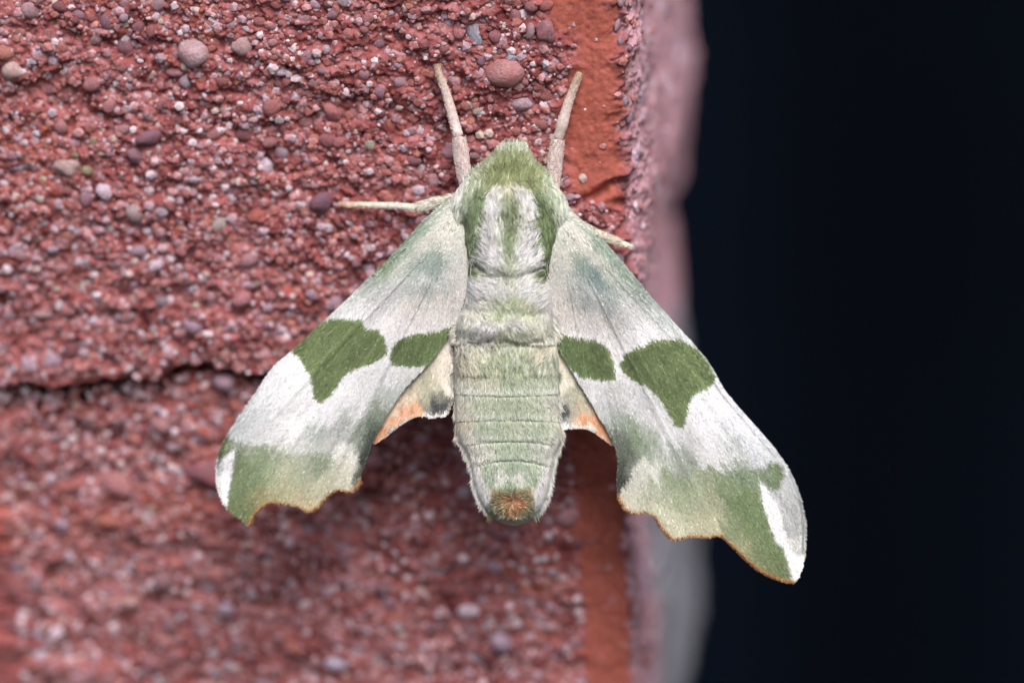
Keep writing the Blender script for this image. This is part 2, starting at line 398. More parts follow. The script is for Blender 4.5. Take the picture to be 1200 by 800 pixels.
def put_pebble(name, s, z, upper, rx, rz, col, parent, depthk=.62, big=False):
    P, N = wallpt(np.array([s]), np.array([z]), upper)
    P = P[0]; N = N[0]
    o = bpy.data.objects.new('pebble', random.choice(peb_big if big else peb_me)); COL.objects.link(o)
    n = Vector(N); X = Vector((-n.y, n.x, 0)).normalized(); Z = Vector((0, 0, 1)); 
    a = random.uniform(-.5, .5) if not big else random.uniform(-.2, .2)
    R = Matrix((X * math.cos(a) + Z * math.sin(a), n, (Z * math.cos(a) - X * math.sin(a)))).transposed()
    # turned a random quarter about the outward axis so that shared meshes do not read alike
    ry = (rx + rz) / 2 * depthk
    rad = Vector((rx, ry, rz))
    Mx = Matrix.Translation(Vector(P) + n * ry * (.22 if big else -.2)) @ R.to_4x4() @ Matrix.Diagonal(rad).to_4x4() @ Matrix.Rotation(random.choice([0, math.pi / 2, math.pi, -math.pi / 2]), 4, 'Y')
    o.matrix_world = Mx
    o.parent = parent
    col = desat(np.asarray(col), .8) * np.array([1.03, .99, 1.08])
    o.color = (*[float(v) for v in col], 1)
    return o
taken = []
npeb = [0, 0]
for px, py, a, b, c in known:
    p = ray_wall(px, py, .006)
    upper = p.z > ZJ - .005
    if px > 724: s = S_ARC + .020 + (px - 722) * .0011
    else: s = p.x
    put_pebble('pebble', s, p.z, upper, a * .00108, b * .00108, s2l(c) * .92, brick_u if upper else brick_l, depthk=.75 if a > 9 else .62, big=a > 9)
    taken.append((s, p.z, a * .001)); npeb[0 if upper else 1] += 1
PAL = [((162, 92, 88), 24), ((178, 112, 112), 20), ((190, 134, 140), 20), ((156, 116, 130), 11), ((182, 152, 170), 15), ((212, 192, 206), 13),
       ((184, 112, 94), 4), ((168, 164, 184), 3), ((196, 172, 168), 2), ((128, 74, 82), 8), ((176, 166, 146), .7)]
PC = desat(s2l([c for c, _ in PAL]), .85, 1.05); PW = np.array([w for _, w in PAL]); PW = PW / PW.sum()
T = np.array(taken)
cnt = 0
while npeb[0] < 292 or npeb[1] < 270:
    s = random.uniform(XL, S_ARC + .02); z = random.uniform(zb, zt)
    upper = z > float(zjoint(np.array([s]))[0]) - .003
    if npeb[0 if upper else 1] >= (292 if upper else 270): continue
    r = .0050 * (1 + random.expovariate(2.0)); r = min(r, .0115)
    if float(smooth_mask(np.array([s]), np.array([z]), upper)[0]) > .3: continue
    if abs(z - float(zjoint(np.array([s]))[0])) < r + .004: continue
    if fbm(s * 12, z * 14, 60, 2) < .40: continue
    T = np.array(taken)
    if (np.hypot(T[:, 0] - s, T[:, 1] - z) < T[:, 2] + r * .9).any(): continue
    c = PC[rng.choice(len(PC), p=PW)] * random.uniform(.9, 1.25)
    put_pebble('pebble', s, z, upper, r * random.uniform(.8, 1.25), r * random.uniform(.7, 1.0), c, brick_u if upper else brick_l)
    taken.append((s, z, r)); npeb[0 if upper else 1] += 1
for upper, par in ((True, brick_u), (False, brick_l)):
    n = 12500 if upper else 10500
    s = rng.uniform(XL, S_SIDE + .3, n * 2); z = rng.uniform(ZJ, zt, n * 2) if upper else rng.uniform(zb, ZJ, n * 2)
    zj = zjoint(s)
    keep = (smooth_mask(s, z, upper) < .35) | (rng.random(n * 2) < .035)
    keep &= np.abs(z - zj) > .007
    keep &= (s < S_ARC + .01) | (rng.random(n * 2) < .16)
    keep &= (z > zj) if upper else (z < zj)
    for ts_, tz_, tr_ in taken[:len(known)]:
        if tr_ > .0065: keep &= np.hypot(s - ts_, z - tz_) > tr_ * 1.02
    keep &= fbm(s * 22, z * 26, 62, 3) + rng.random(n * 2) * .35 > .44
    s = s[keep][:n]; z = z[keep][:n]; n = len(s)
    r = .0013 + .0018 * rng.exponential(1.0, n); r = np.minimum(r, .0062)
    P, N = wallpt(s, z, upper)
    X = np.stack([-N[:, 1], N[:, 0], 0 * N[:, 0]], -1); Z = np.array([0, 0, 1.])
    base = [lumpy(angular(IV1, k + 60, .65, .95, 6) * 1.1, k + 40, .2) for k in range(12)]
    B = np.array(base)[rng.integers(0, 12, n)]                     # n,42,3
    th = rng.uniform(0, 6.28, n); ct, st = np.cos(th)[:, None], np.sin(th)[:, None]
    bx = B[..., 0] * ct - B[..., 2] * st; bz = B[..., 0] * st + B[..., 2] * ct
    rx = r * rng.uniform(.85, 1.2, n); rz = r * rng.uniform(.8, 1.1, n); ry = r * rng.uniform(.4, .8, n)
    V = P[:, None] - N[:, None] * (r * .18)[:, None, None] + X[:, None] * (bx * rx[:, None])[..., None] + N[:, None] * (B[..., 1] * ry[:, None])[..., None] + Z * (bz * rz[:, None])[..., None]
    F = (IF1[None] + (np.arange(n) * len(IV1))[:, None, None]).reshape(-1, 3)
    c = desat(PC[rng.choice(len(PC), n, p=PW)], .9) * rng.uniform(.8, 1.25, n)[:, None]
    c = np.repeat(c, len(IV1), 0)
    link('sand_grains', mesh_np('sand_grains', V.reshape(-1, 3), F, c, False), M_GRAIN, par, 'stuff')

# ================================================================== dark background far behind the corner
def backdrop():
    xs = np.linspace(-1.5, 4.5, 121); zs = np.linspace(-5.5, 4, 30)
    X, Z = np.meshgrid(xs, zs); Y = 4.2 + .05 * np.sin(X * 2.1) + 0 * Z
    V = np.stack([X.ravel(), Y.ravel(), Z.ravel()], -1)
    n = len(V); V2 = V.copy(); V2[:, 1] += .15
    F = grid_faces(30, 121); 
    nr, nc = 30, 121
    rim = np.concatenate([np.arange(nc), np.arange(1, nr) * nc + nc - 1, (nr - 1) * nc + np.arange(nc - 2, -1, -1), np.arange(nr - 2, 0, -1) * nc])
    a = rim; b = np.roll(rim, -1)
    F2 = np.stack([b, a, a + n, b + n], -1)
    VV = np.concatenate([V, V2])
    bx = [ray_wall(p, 400, 4.2).x for p in (700, 800, 870, 925, 1000, 1140, 1190, 1260)]
    bc = s2l([(4,9,18),(7,16,29),(6,14,26),(4,9,19),(3,8,17),(3,8,18),(5,11,21),(4,9,18)]) * .85  # distant shade and its faint blue glow put into near-black colours
    c = np.stack([np.interp(VV[:, 0], bx, bc[:, k]) for k in range(3)], -1) * (.8 + .4 * fbm(VV[:, 0] * .8, VV[:, 2] * .9, 2, 3))[:, None]
    me = mesh_np('dark_background', VV, [F, F[:, ::-1] + n, F2], c)
    o = link('background', me, mat_col('backdrop_dark', .9, .05), None, 'structure')
    o['label'] = 'dark navy backdrop, shade put into its colour, out of focus beyond the wall corner'
    return o
backdrop()

# ================================================================== THE MOTH
moth = bpy.data.objects.new('moth', None); COL.objects.link(moth)
moth.matrix_world = Matrix.Translation(C0) @ FR.to_4x4()
moth['label'] = 'pale green and white hawk moth with olive wing patches clinging to the red wall'
moth['category'] = 'moth'

# ---- body: outline widths read off the photograph
OUT = np.array([  # py, left, right
 (166.5,594,609),(168,588,616),(172,584,618),(178,580,620),(184,576,623),(190,570,626),(196,562,631),(202,554,637),(210,545,645),(218,538,653),(225,533,659),(232,529,663),(246,525,668),(258,527,668),
 (272,534,661),(290,541,652),(310,545,648),(318,546,645),(330,546,647),(345,545,648),(362,543,648),(370,538,647),(385,535,648),(398,536,649),(405,532,653),(430,531,655),(465,533,655),(490,534,655),(508,535,659),
 (522,541,656),(535,549,650),(550,553,647),(567,556,644),(580,560,641),(590,565,637),(600,572,630),(608,579,624),(613,587,617),(616,596,607)], float)
def prof(py, col): return np.interp(py, OUT[:, 0], OUT[:, col])
def cxw(py):
    l, r = prof(py, 1), prof(py, 2); return (l + r) / 2, np.maximum((r - l) / 2, .5)
HZ = np.array([(160,.012,.016),(166,.014,.016),(175,.018,.018),(190,.024,.021),(210,.028,.025),(245,.026,.028),(300,.024,.031),(360,.026,.036),(402,.022,.034),(440,.020,.033),(490,.022,.029),(520,.024,.025),(545,.026,.020),(575,.023,.018),(596,.020,.016),(608,.014,.014),(614,.010,.010),(618,.010,.004)])
def zc(py): return np.interp(py, HZ[:, 0], HZ[:, 1])
def hz(py): return np.interp(py, HZ[:, 0], HZ[:, 2])
PLATE = [(596,211),(583,213),(574,222),(567,236),(562,248),(557,268),(554,285),(550,303),(553,310),(566,316),(582,321),(597,329),(612,322),(630,315),(641,308),(641,301),(637,282),(630,248),(625,234),(620,221),(609,213)]
TEGL = [(574,222),(560,216),(545,222),(540,240),(546,262),(543,285),(533,317),(545,312),(551,300),(555,280),(563,246)]
DKL = [(574,222),(566,214),(556,221),(548,238),(543,256),(540,280),(535,319),(544,312),(552,296),(557,275),(563,248)]
DKR = [(621,222),(629,214),(639,222),(648,240),(652,256),(654,285),(655,323),(646,310),(639,290),(632,260)]
TEGR = [(621,222),(634,214),(648,226),(654,246),(651,270),(653,290),(655,321),(646,312),(640,300),(637,280),(630,247)]
GROOVES = [  # centre y, bend (ends lower), half-width span, depth, sharpness
 (326, -.0070, 46, .0030, 2.2), (366, .0004, 60, .0015, 3.2), (402, .0002, 44, .011, 1.8), (436, -.0008, 60, .001, 3), (464, -.0008, 30, .0010, 1.3), (492, .0006, 32, .0014, 1.1), (517, .0016, 40, .0022, 1.1), (539, .0042, 40, .0020, 1.3)]
def relief(px, py):
    cx, w = cxw(py); dx = px - cx
    z = np.zeros_like(px)
    for y0, k, span, dep, sh in GROOVES:
        yy = py - (y0 + k * dx * dx + (vnoise(px * .12, py * .0 + y0, 3) - .5) * (5 if y0 < 410 else 2.4))
        z -= dep * np.exp(-(yy / sh) ** 2) * (1 - sstep(span * .85, span * 1.15, np.abs(dx)))
    z += .008 * (1 - sstep(-9, 5, sdist(px, py, PLATE)))
    z += .006 * (1 - sstep(-4, 3, sdist(px, py, TEGL))) + .006 * (1 - sstep(-4, 3, sdist(px, py, TEGR)))
    # rolls of fluff swell between the grooves
    z += .006 * np.exp(-((py - 384) / 11) ** 2) + .004 * np.exp(-((py - 342) / 14) ** 2)
    z -= .007 * np.exp(-((py - 205 + .006 * dx * dx) / 5.0) ** 2) * (py < 214) * 0
    z += .003 * (fbm(px * .09, py * .07, 47, 3) - .5) * 2 * (py < 440)
    return z
def S(px, py, rel=True):
    pyc = np.clip(py, 167, 615.5); cx, w = cxw(pyc)
    t = np.clip(np.abs(px - cx) / w, 0, 1)
    e = np.interp(pyc, [380, 450, 515, 545], [2.6, 2.05, 2.05, 2.2])
    z = zc(pyc) + hz(pyc) * np.sqrt(np.maximum(1 - t ** e, 0)) ** 1.05
    if rel: z = z + relief(px, py) * (1 - sstep(.85, 1.0, t))
    return z

BODYC = [(600,168,(200,208,186)),(586,175,(198,207,184)),(614,176,(194,203,180)),(600,177,(184,196,160)),(600,184,(156,170,118)),(590,190,(146,160,100)),(600,198,(138,150,86)),(612,190,(148,160,102)),(575,192,(172,184,142)),(622,192,(170,182,140)),
 (630,206,(150,164,108)),(640,212,(182,192,160)),(562,203,(190,200,172)),(572,207,(150,162,108)),(583,206,(140,152,90)),(620,208,(146,158,100)),(552,215,(176,188,158)),(545,211,(218,222,212)),(534,228,(214,220,208)),(528,240,(212,216,204)),(540,236,(192,203,184)),
 (553,232,(150,166,132)),(558,245,(124,144,104)),(550,262,(128,146,104)),(546,285,(108,130,74)),(538,310,(90,112,48)),(564,222,(130,148,104)),
 (640,228,(158,174,138)),(655,240,(190,202,180)),(664,244,(208,216,204)),(633,232,(106,128,72)),(642,256,(112,134,78)),(646,282,(106,128,66)),(652,310,(76,98,34)),(648,218,(196,204,184)),(660,262,(196,202,188)),
 (596,216,(212,210,184)),(586,218,(222,222,208)),(608,218,(222,222,208)),(596,228,(156,168,132)),(597,244,(124,142,100)),(597,262,(132,148,108)),(597,284,(150,164,128)),(597,300,(176,184,160)),
 (578,234,(222,224,216)),(570,258,(222,223,218)),(584,256,(204,208,196)),(611,256,(206,210,198)),(618,234,(222,224,217)),(626,262,(222,223,219)),(560,290,(214,217,213)),(580,288,(214,218,212)),(614,288,(214,218,214)),(634,298,(212,215,212)),(565,308,(206,210,204)),(625,308,(208,212,206)),
 (555,335,(214,216,204)),(585,330,(214,216,204)),(600,348,(176,188,154)),(625,332,(214,216,206)),(560,355,(204,208,190)),(640,348,(212,212,200)),(580,352,(186,196,164)),(620,352,(186,194,162)),
 (545,382,(210,211,194)),(570,378,(218,218,204)),(600,388,(192,201,172)),(622,380,(206,209,188)),(642,384,(206,208,190)),(600,374,(212,215,198)),
 (556,410,(208,206,178)),(600,410,(180,192,158)),(638,412,(202,198,170)),(600,428,(158,176,140)),(575,425,(178,188,152)),(538,420,(178,172,150)),(650,422,(172,180,156)),(625,428,(168,182,150)),
 (575,446,(182,186,158)),(600,448,(152,172,138)),(640,448,(160,178,150)),(538,460,(178,180,166)),(650,465,(180,184,172)),(600,480,(152,170,138)),(570,480,(160,176,146)),(628,480,(158,176,146)),(540,490,(178,168,148)),(648,490,(176,182,160)),
 (605,504,(166,178,150)),(570,505,(154,172,146)),(638,505,(150,170,142)),(538,514,(168,158,142)),(546,518,(196,192,178)),(600,528,(158,180,152)),(560,530,(192,196,184)),(642,530,(182,190,178)),(655,512,(170,168,154)),
 (600,546,(142,168,136)),(588,558,(212,220,206)),(605,558,(210,218,205)),(596,566,(156,176,146)),(575,555,(160,180,154)),(622,555,(160,180,154)),(558,562,(222,224,222)),(641,562,(222,224,222)),(566,582,(220,222,219)),(634,580,(216,218,216)),
 (600,574,(176,184,156)),(584,582,(168,154,108)),(614,580,(170,160,116)),(600,590,(190,142,92)),(607,592,(190,134,84)),(600,597,(182,134,86)),(590,595,(170,150,106)),(616,598,(160,158,116)),(600,604,(178,160,120)),(578,596,(160,160,128)),(626,600,(186,196,182)),(602,612,(190,186,160)),(588,608,(196,200,182)),(614,608,(196,202,186))]
_ip = sdist(np.array([b[0] for b in BODYC], float), np.array([b[1] for b in BODYC], float), PLATE) < 1
BC_IN = [b for b, k in zip(BODYC, _ip) if k]; BC_OUT = [b for b, k in zip(BODYC, _ip) if not k]
def body_col(px, py):
    sp = sdist(px + (fbm(px * .4, py * .1, 27, 2) - .5) * 5, py, PLATE)
    m = (1 - sstep(-.8, .8, sp))[:, None]
    c = field(px, py, BC_OUT, 3.8, 22) * (1 - m) + field(px, py, BC_IN, 3.6, 22) * m
    cx, w = cxw(py); dx = px - cx
    # pale hair bands at the segment edges
    for y0, amp in ((457, .85), (486, .5), (511, .45), (534, .35)):
        b = amp * np.exp(-((py - y0 + .0008 * dx * dx) / 3.2) ** 2)[:, None]
        c = c * (1 - b) + s2l((206, 214, 208)) * b
    b = (.34 * sstep(404, 440, py) * (1 - sstep(545, 575, py)) * (.55 + .45 * np.clip(np.abs(dx) / 50, 0, 1)))[:, None]
    c = c * (1 - b) + s2l((214, 213, 198)) * b
    # dark green tufts trimmed sharply
    for T_, cc in ((DKL, (112, 133, 88)), (DKR, (108, 130, 80))):
        m = (1 - sstep(-3, 1.5, sdist(px, py, T_)))[:, None] * .85 * sstep(214, 245, py)[:, None]
        c = c * (1 - m) + s2l(cc) * m
    g = np.interp(py, [205, 225, 318, 330, 430, 450], [1.12, 1.3, 1.34, 1.45, 1.33, 1.3])[:, None]
    return np.clip(desat(c, .72) * g, 0, .88)

rings = np.concatenate([np.linspace(166.6, 180, 14), np.arange(181.5, 600, 1.6), np.linspace(600, 615.8, 14)])
NT = 120; th = np.linspace(0, 2 * math.pi, NT, endpoint=False)
PYr = np.repeat(rings[:, None], NT, 1); cx, w = cxw(PYr)
PXr = cx + (w - 1.2) * np.cos(th)[None]
zt_ = np.where(np.sin(th)[None] >= 0, S(PXr.ravel(), PYr.ravel()).reshape(PXr.shape), zc(PYr) - (S(PXr.ravel(), PYr.ravel(), False).reshape(PXr.shape) - zc(PYr)) * .9)
V = loc(PXr.ravel(), PYr.ravel(), zt_.ravel() - .0015)
c = body_col(PXr.ravel(), PYr.ravel()) * .8
F = grid_faces(len(rings), NT, True)[:, ::-1]
link('body', mesh_np('body', V, [F, np.arange(NT)[None], (np.arange(NT)[::-1] + (len(rings) - 1) * NT)[None]], c), M_BODY, moth)

# ---- fur: each hair a narrow tapering ribbon that lies along the coat
def hairs(name, px, py, dx, dy, length, lift, width, col, zfun, parent, segs=3, mat=None, curl=0.0, tipcol=None, taper=True, tiltk=.22, streak=.0, drape=False):
    n = len(px)
    L = np.hypot(dx, dy) + 1e-9; dx = dx / L; dy = dy / L
    ts = np.linspace(0, 1, segs + 1)
    Vs = []; 
    ang = rng.normal(0, 1, n) * curl
    if streak:
        # hairs gather into tufts: a jittered cell of the coat leans, lifts and shades as one
        ix = np.floor(px / 2.3 + .6 * vnoise(py * .1, px * .02, 4)).astype(int)
        iy = np.floor(py / 11.0 + _tab[2][ix & 255, 7]).astype(int)
        rb = _tab[9][ix & 255, iy & 255]; rc = _tab[10][ix & 255, iy & 255]; rd = _tab[11][ix & 255, iy & 255]
        col = np.clip(col * (1 + streak * (rb - .52) * 1.3)[:, None], 0, .93)
        lift = lift * (.45 + .9 * rc)
        conv = ((ix + .5) * 2.3 - px) * .6
        ang = ang * .6 + (rd - .5) * curl * 2.2
    else: conv = np.zeros(n)
    X, Y = px.copy(), py.copy()
    a = np.arctan2(dy, dx)
    for k, t in enumerate(ts):
        if k:
            a2 = a + ang * (t - .3)
            X = X + np.cos(a2) * length / segs; Y = Y + np.sin(a2) * length / segs
        Xc = X + conv * t
        wv = width * ((1 - t) ** .6 * .9 + .12 if taper else 1 - .5 * t * t)
        nx, ny = -np.sin(a), np.cos(a)
        up = lift * (t ** .8) * (1 - .25 * t) + .0004
        if streak or drape: z = zfun(Xc + nx * wv * .5, Y + ny * wv * .5) + up; z2 = zfun(Xc - nx * wv * .5, Y - ny * wv * .5) + up
        else: z = z2 = zfun(Xc, Y) + up
        roll = 0
        Pl = loc(Xc + nx * wv / 2, Y + ny * wv / 2, z); Pr = loc(Xc - nx * wv / 2, Y - ny * wv / 2, z2)
        Vs += [Pl, Pr]
    V = np.stack(Vs, 1).reshape(-1, 3)                  # n*(2*(segs+1))
    m = 2 * (segs + 1)
    # tilt each hair a little about its own axis for broken highlights
    tilt = rng.normal(0, tiltk, n) * width * .001
    Vr = V.reshape(n, m, 3); Vr[:, 0::2, 2] += tilt[:, None]; Vr[:, 1::2, 2] -= tilt[:, None]
    f = np.array([(2 * k, 2 * k + 1, 2 * k + 3, 2 * k + 2) for k in range(segs)])
    F = (f[None] + (np.arange(n) * m)[:, None, None]).reshape(-1, 4)
    cc = np.repeat(col[:, None], m, 1)
    if tipcol is not None:
        tt = np.repeat(ts, 2)[None, :, None]
        cc = cc * (1 - tt) + tipcol[:, None] * tt
    o = link(name, mesh_np(name, Vr.reshape(-1, 3), F, cc.reshape(-1, 3)), mat or M_FUR, parent, 'stuff')
    return o

def in_body(n, y0, y1, pad=0):
    py = rng.uniform(y0, y1, n * 3); l, r = prof(py, 1), prof(py, 2)
    mx = 152
    px = rng.uniform(520, 674, n * 3)
    k = (px > l - pad) & (px < r + pad)
    return px[k][:n], py[k][:n]
def jit(c, a=.16, b=.03):
    n = len(c)
    return np.clip(c * (1 + rng.normal(0, a, n))[:, None] * (1 + rng.normal(0, b, (n, 3))), 0, .92)
def clump(px, py, sc, seed, amt):
    """neighbouring hairs lean together into tufts"""
    return (fbm(px * sc, py * sc, seed, 3) - .5) * 2 * amt

# head and collar: hair combed up and outwards
px, py = in_body(9000, 167, 214)
inpl = sdist(px, py, PLATE) < 0
px, py = px[~inpl], py[~inpl]
dx = (px - 597) * .028; dy = np.where(py < 186, -1.0, -1.0 + 0 * py)
side = np.abs(px - 597) > 34
a = np.arctan2(dy, dx) + clump(px, py, .14, 5, .6)
lft, rgt = prof(py, 1), prof(py, 2); ed = np.minimum(px - lft, rgt - px)
a = np.where(ed < 9, np.arctan2(-1.0, np.sign(px - 597) * np.interp(py, [168, 190, 215], [.05, .35, .1]) * -.6) + rng.normal(0, .15, len(px)), a)
ln = np.where(py < 180, 5, 10) * rng.uniform(.6, 1.2, len(px)) * np.interp(ed, [0, 9], [.7, 1])
dx, dy = np.cos(a), np.sin(a)
hairs('head_fur', px, py, dx, dy, ln, .0032 * rng.uniform(.5, 1.3, len(px)), .95, jit(body_col(px + rng.normal(0, 1, len(px)), py)), lambda a, b: S(a, b), moth, curl=.5, streak=.32)
# shoulders and tegulae: hair combed down towards the tail, outer hairs hugging the shoulder
px, py = in_body(16000, 200, 318)
d1, d2, d3 = sdist(px, py, PLATE), sdist(px, py, TEGL), sdist(px, py, TEGR)
k = d1 > -1; px, py = px[k], py[k]
cxv = 597; sg = np.sign(px - cxv)
a = np.arctan2(np.ones_like(px), sg * np.interp(py, [200, 225, 260, 320], [.5, .35, .10, -.12])) + clump(px, py, .10, 8, .4)
l_, r__ = prof(py, 1), prof(py, 2); ed = np.minimum(px - l_, r__ - px)
ln = rng.uniform(7, 15, len(px)) * np.interp(ed, [0, 12], [.5, 1])
hairs('shoulder_fur', px, py, np.cos(a), np.sin(a), ln, .003 * rng.uniform(.3, 1.4, len(px)), .95, jit(body_col(px + rng.normal(0, 1.2, len(px)), py)), lambda a, b: S(a, b), moth, curl=.35, streak=.3)
# central white plate: hair sweeps down and in, meeting in a V
px, py = in_body(25000, 209, 331)
d1 = sdist(px, py, PLATE); k = d1 < 1.5; px, py, d1 = px[k], py[k], d1[k]
sg = px - 597
a = np.arctan2(np.ones_like(px), -sg * np.interp(py, [210, 235, 280, 320], [-.055, .004, .022, .034])) + clump(px, py, .09, 12, .75)
ln = rng.uniform(9, 20, len(px)) * np.interp(py, [210, 230], [.55, 1])
edge = np.abs(d1) < 2.5
hairs('thorax_fur', px, py, np.cos(a), np.sin(a), ln, .0045 * rng.uniform(.3, 1.6, len(px)), .95, jit(body_col(px + rng.normal(0, 1.2, len(px)), py), .12), lambda a, b: S(a, b), moth, curl=.5, segs=4, streak=.2)
# fluff behind the plate, in two rolls
px, py = in_body(19000, 316, 368, 0)
sg = px - 597
a = np.arctan2(np.ones_like(px), -sg * np.interp(py, [316, 340, 368], [.040, .030, .016])) + clump(px, py, .10, 17, .8)
ln = rng.uniform(9, 20, len(px)) * np.interp(py, [350, 368], [1, .6])
hairs('thorax_fur', px, py, np.cos(a), np.sin(a), ln, .006 * rng.uniform(.3, 1.5, len(px)), .95, jit(body_col(px, py), .12), lambda a, b: S(a, b), moth, curl=.6, segs=4, streak=.2)
px, py = in_body(16000, 358, 398, 1)
sg = px - 597
a = np.arctan2(np.ones_like(px), sg * .006) + clump(px, py, .07, 19, 1.0)
ln = rng.uniform(9, 18, len(px)); ln = np.minimum(ln, np.maximum(404 - py, 4) * rng.uniform(.8, 1.25, len(px)))
hairs('waist_fur', px, py, np.cos(a), np.sin(a), ln, .006 * rng.uniform(.4, 1.4, len(px)), .95, jit(body_col(px, py), .12), lambda a, b: S(a, b), moth, curl=.5, segs=4, streak=.2)
px, py = in_body(8000, 404, 432, 0)
sg = px - 597
a = np.arctan2(np.ones_like(px), -sg * .004) + clump(px, py, .12, 22, .5)
ln = rng.uniform(6, 14, len(px))
hairs('abdomen_fur', px, py, np.cos(a), np.sin(a), ln, .004 * rng.uniform(.4, 1.4, len(px)), .9, jit(body_col(px, py), .12), lambda a, b: S(a, b), moth, curl=.4, streak=.4)
# abdomen: short flat coat
px, py = in_body(26000, 430, 604, 0)
k = np.ones(len(px), bool)
for y0, kk, span, dep, sh in GROOVES[4:]:
    cx, w = cxw(py); k &= ~((np.abs(py - (y0 + kk * (px - cx) ** 2)) < .9) & (np.abs(px - cx) < span * .7) & (rng.random(len(px)) < .45))
px, py = px[k], py[k]; cx, w = cxw(py); t = (px - cx) / w
a = np.arctan2(np.ones_like(px), t * .35) + clump(px, py, .10, 25, .35)
ln = rng.uniform(3.5, 7.5, len(px)) + 5 * sstep(.7, 1, np.abs(t))
for y0, kk, span, dep, sh in GROOVES[4:]:
    gap = (y0 + kk * (px - cx) ** 2) - py
    ln = np.where((gap > 0) & (gap < 8), np.minimum(ln, gap + .6), ln)
hairs('abdomen_fur', px, py, np.cos(a), np.sin(a), ln, .0016 * rng.uniform(.3, 1.6, len(px)), .85, jit(body_col(px, py), .15), lambda a, b: S(a, b), moth, curl=.3, segs=2, streak=.12)
# side tufts near the tail
n = 3400
py = rng.uniform(512, 598, n); s_ = rng.choice([-1, 1], n); cx, w = cxw(py); px = cx + s_ * w * rng.uniform(.86, 1.0, n)
a = np.arctan2(np.ones(n), s_ * rng.uniform(.0, .55, n))
hairs('side_fur', px, py, np.cos(a), np.sin(a), rng.uniform(6, 15, n) * np.interp(py, [515, 545, 598], [.5, .85, .6]), .003 * rng.random(n), .9, jit(np.repeat(s2l((236, 237, 234))[None], n, 0), .06) * (1 - .15 * (py < 530))[:, None], lambda a, b: S(a, b), moth, curl=.5, streak=.10)
# rusty tuft at the tip
n = 2600
r = np.sqrt(rng.random(n)); q = rng.uniform(0, 6.28, n); px = 600 + 21 * r * np.cos(q); py = 591 + 15 * r * np.sin(q)
a = np.arctan2(py - 592 + 4, px - 602) + rng.normal(0, .4, n)
hairs('tail_fur', px, py, np.cos(a), np.sin(a), rng.uniform(4, 9, n), .007 * rng.uniform(.2, 1.2, n), .8, jit(body_col(px, py), .28, .06), lambda a, b: S(a, b), moth, curl=.5, streak=.32)
# longer loose hairs
n = 900
px, py = in_body(n, 300, 420, 0)
a = np.arctan2(np.ones_like(px), (px - 597) * rng.normal(-.01, .02, len(px))); 
hairs('loose_fur', px, py, np.cos(a), np.sin(a), rng.uniform(12, 24, len(px)), .010 * rng.uniform(.3, 1.2, len(px)), .6, np.repeat(s2l((228, 230, 222))[None], len(px), 0), lambda a, b: S(a, b), moth, curl=1.2, segs=4)

# ---- wings
FWL = [(531,232),(516,242),(500,255),(470,287),(440,318),(408,349),(374,381),(341,411),(319,431),(301,457),(282,485),(267,508),(257,529),(253,549),(255,569),(264,592),(274,603),(286,610),(293,615),(297,608),
 (301,600),(308,593),(319,588),(334,590),(348,592.5),(362,599),(375,592.5),(385,580),(397,573),(409,576),(417,573.5),(424,563),(423,556),(429,542),(435,525),(439,513.6),(449,495),(470,461),(490,439),(510,416),(527,390),(535,378),(541,362),(548,335),(550,300),(553,262),(548,238)]
FWR = [(660,238),(671,248),(697,271),(730,307),(755,338),(780,366),(805,394),(830,424),(852,460),(882,495),(908,525),(927,554),(939,584),(944,615),(943,649),(937,671),(929,682),(911,678),(891,669),(876,657),(861,642),(844,627),
 (827,629),(810,627.5),(789,631.5),(776,620),(767,605),(755,599),(742,601),(731,595),(724,582),(722,564),(723,538),(718,518),(704,492),(687,462),(670,434),(653,406),(643,384),(639,355),(643,320),(646,290),(648,262)]
HWL = [(536,385),(529,396),(529,418),(533.5,441),(533.5,458),(528.5,472),(523.5,485),(515,486),(507,488),(499,486),(489,486),(476,491.5),(460,503),(449,511.5),(439,518),(428,505),(440,470),(470,430),(505,390)]
HWR = [(648,388),(652.5,412),(655,428),(651,452),(648.5,470),(650.5,491),(658,502),(665,500),(673,500),(683,499.5),(695,504),(708,512.5),(718,520.5),(728,508),(718,480),(700,440),(672,400)]

PATL_IN = [(459,424),(457,414),(462,402),(473,393.5),(490,388.5),(511,386.5),(532,378.5),(529,392),(518,406),(503,427),(483,427.5),(466,426)]
PATL_OUT = [(341,411),(356,394),(374,379),(388.5,372),(402,372),(426,373),(428,380),(434,384),(446,385),(452,394),(455,402),(454,413),(442.5,421),(429,427),(412,432.6),(402,441),(396,452),(388.5,462),(378,471),(370,465),(367.6,451),(365,438),(358,426),(350,416)]
PATR_IN = [(643,380),(652,386),(665.5,391.5),(695,396),(708,402),(715,413),(719,424),(720.7,443),(704,443.5),(678,439),(667,430),(653,406)]
PATR_OUT = [(724.5,426),(729,414),(746,405),(755,403),(758,398),(766,396.5),(796,396),(815,408),(828,424),(838,441),(830,452),(812,460),(806,470),(804,482),(800,499),(789,497),(778,475),(768,459),(755,451),(746,447),(731,437)]

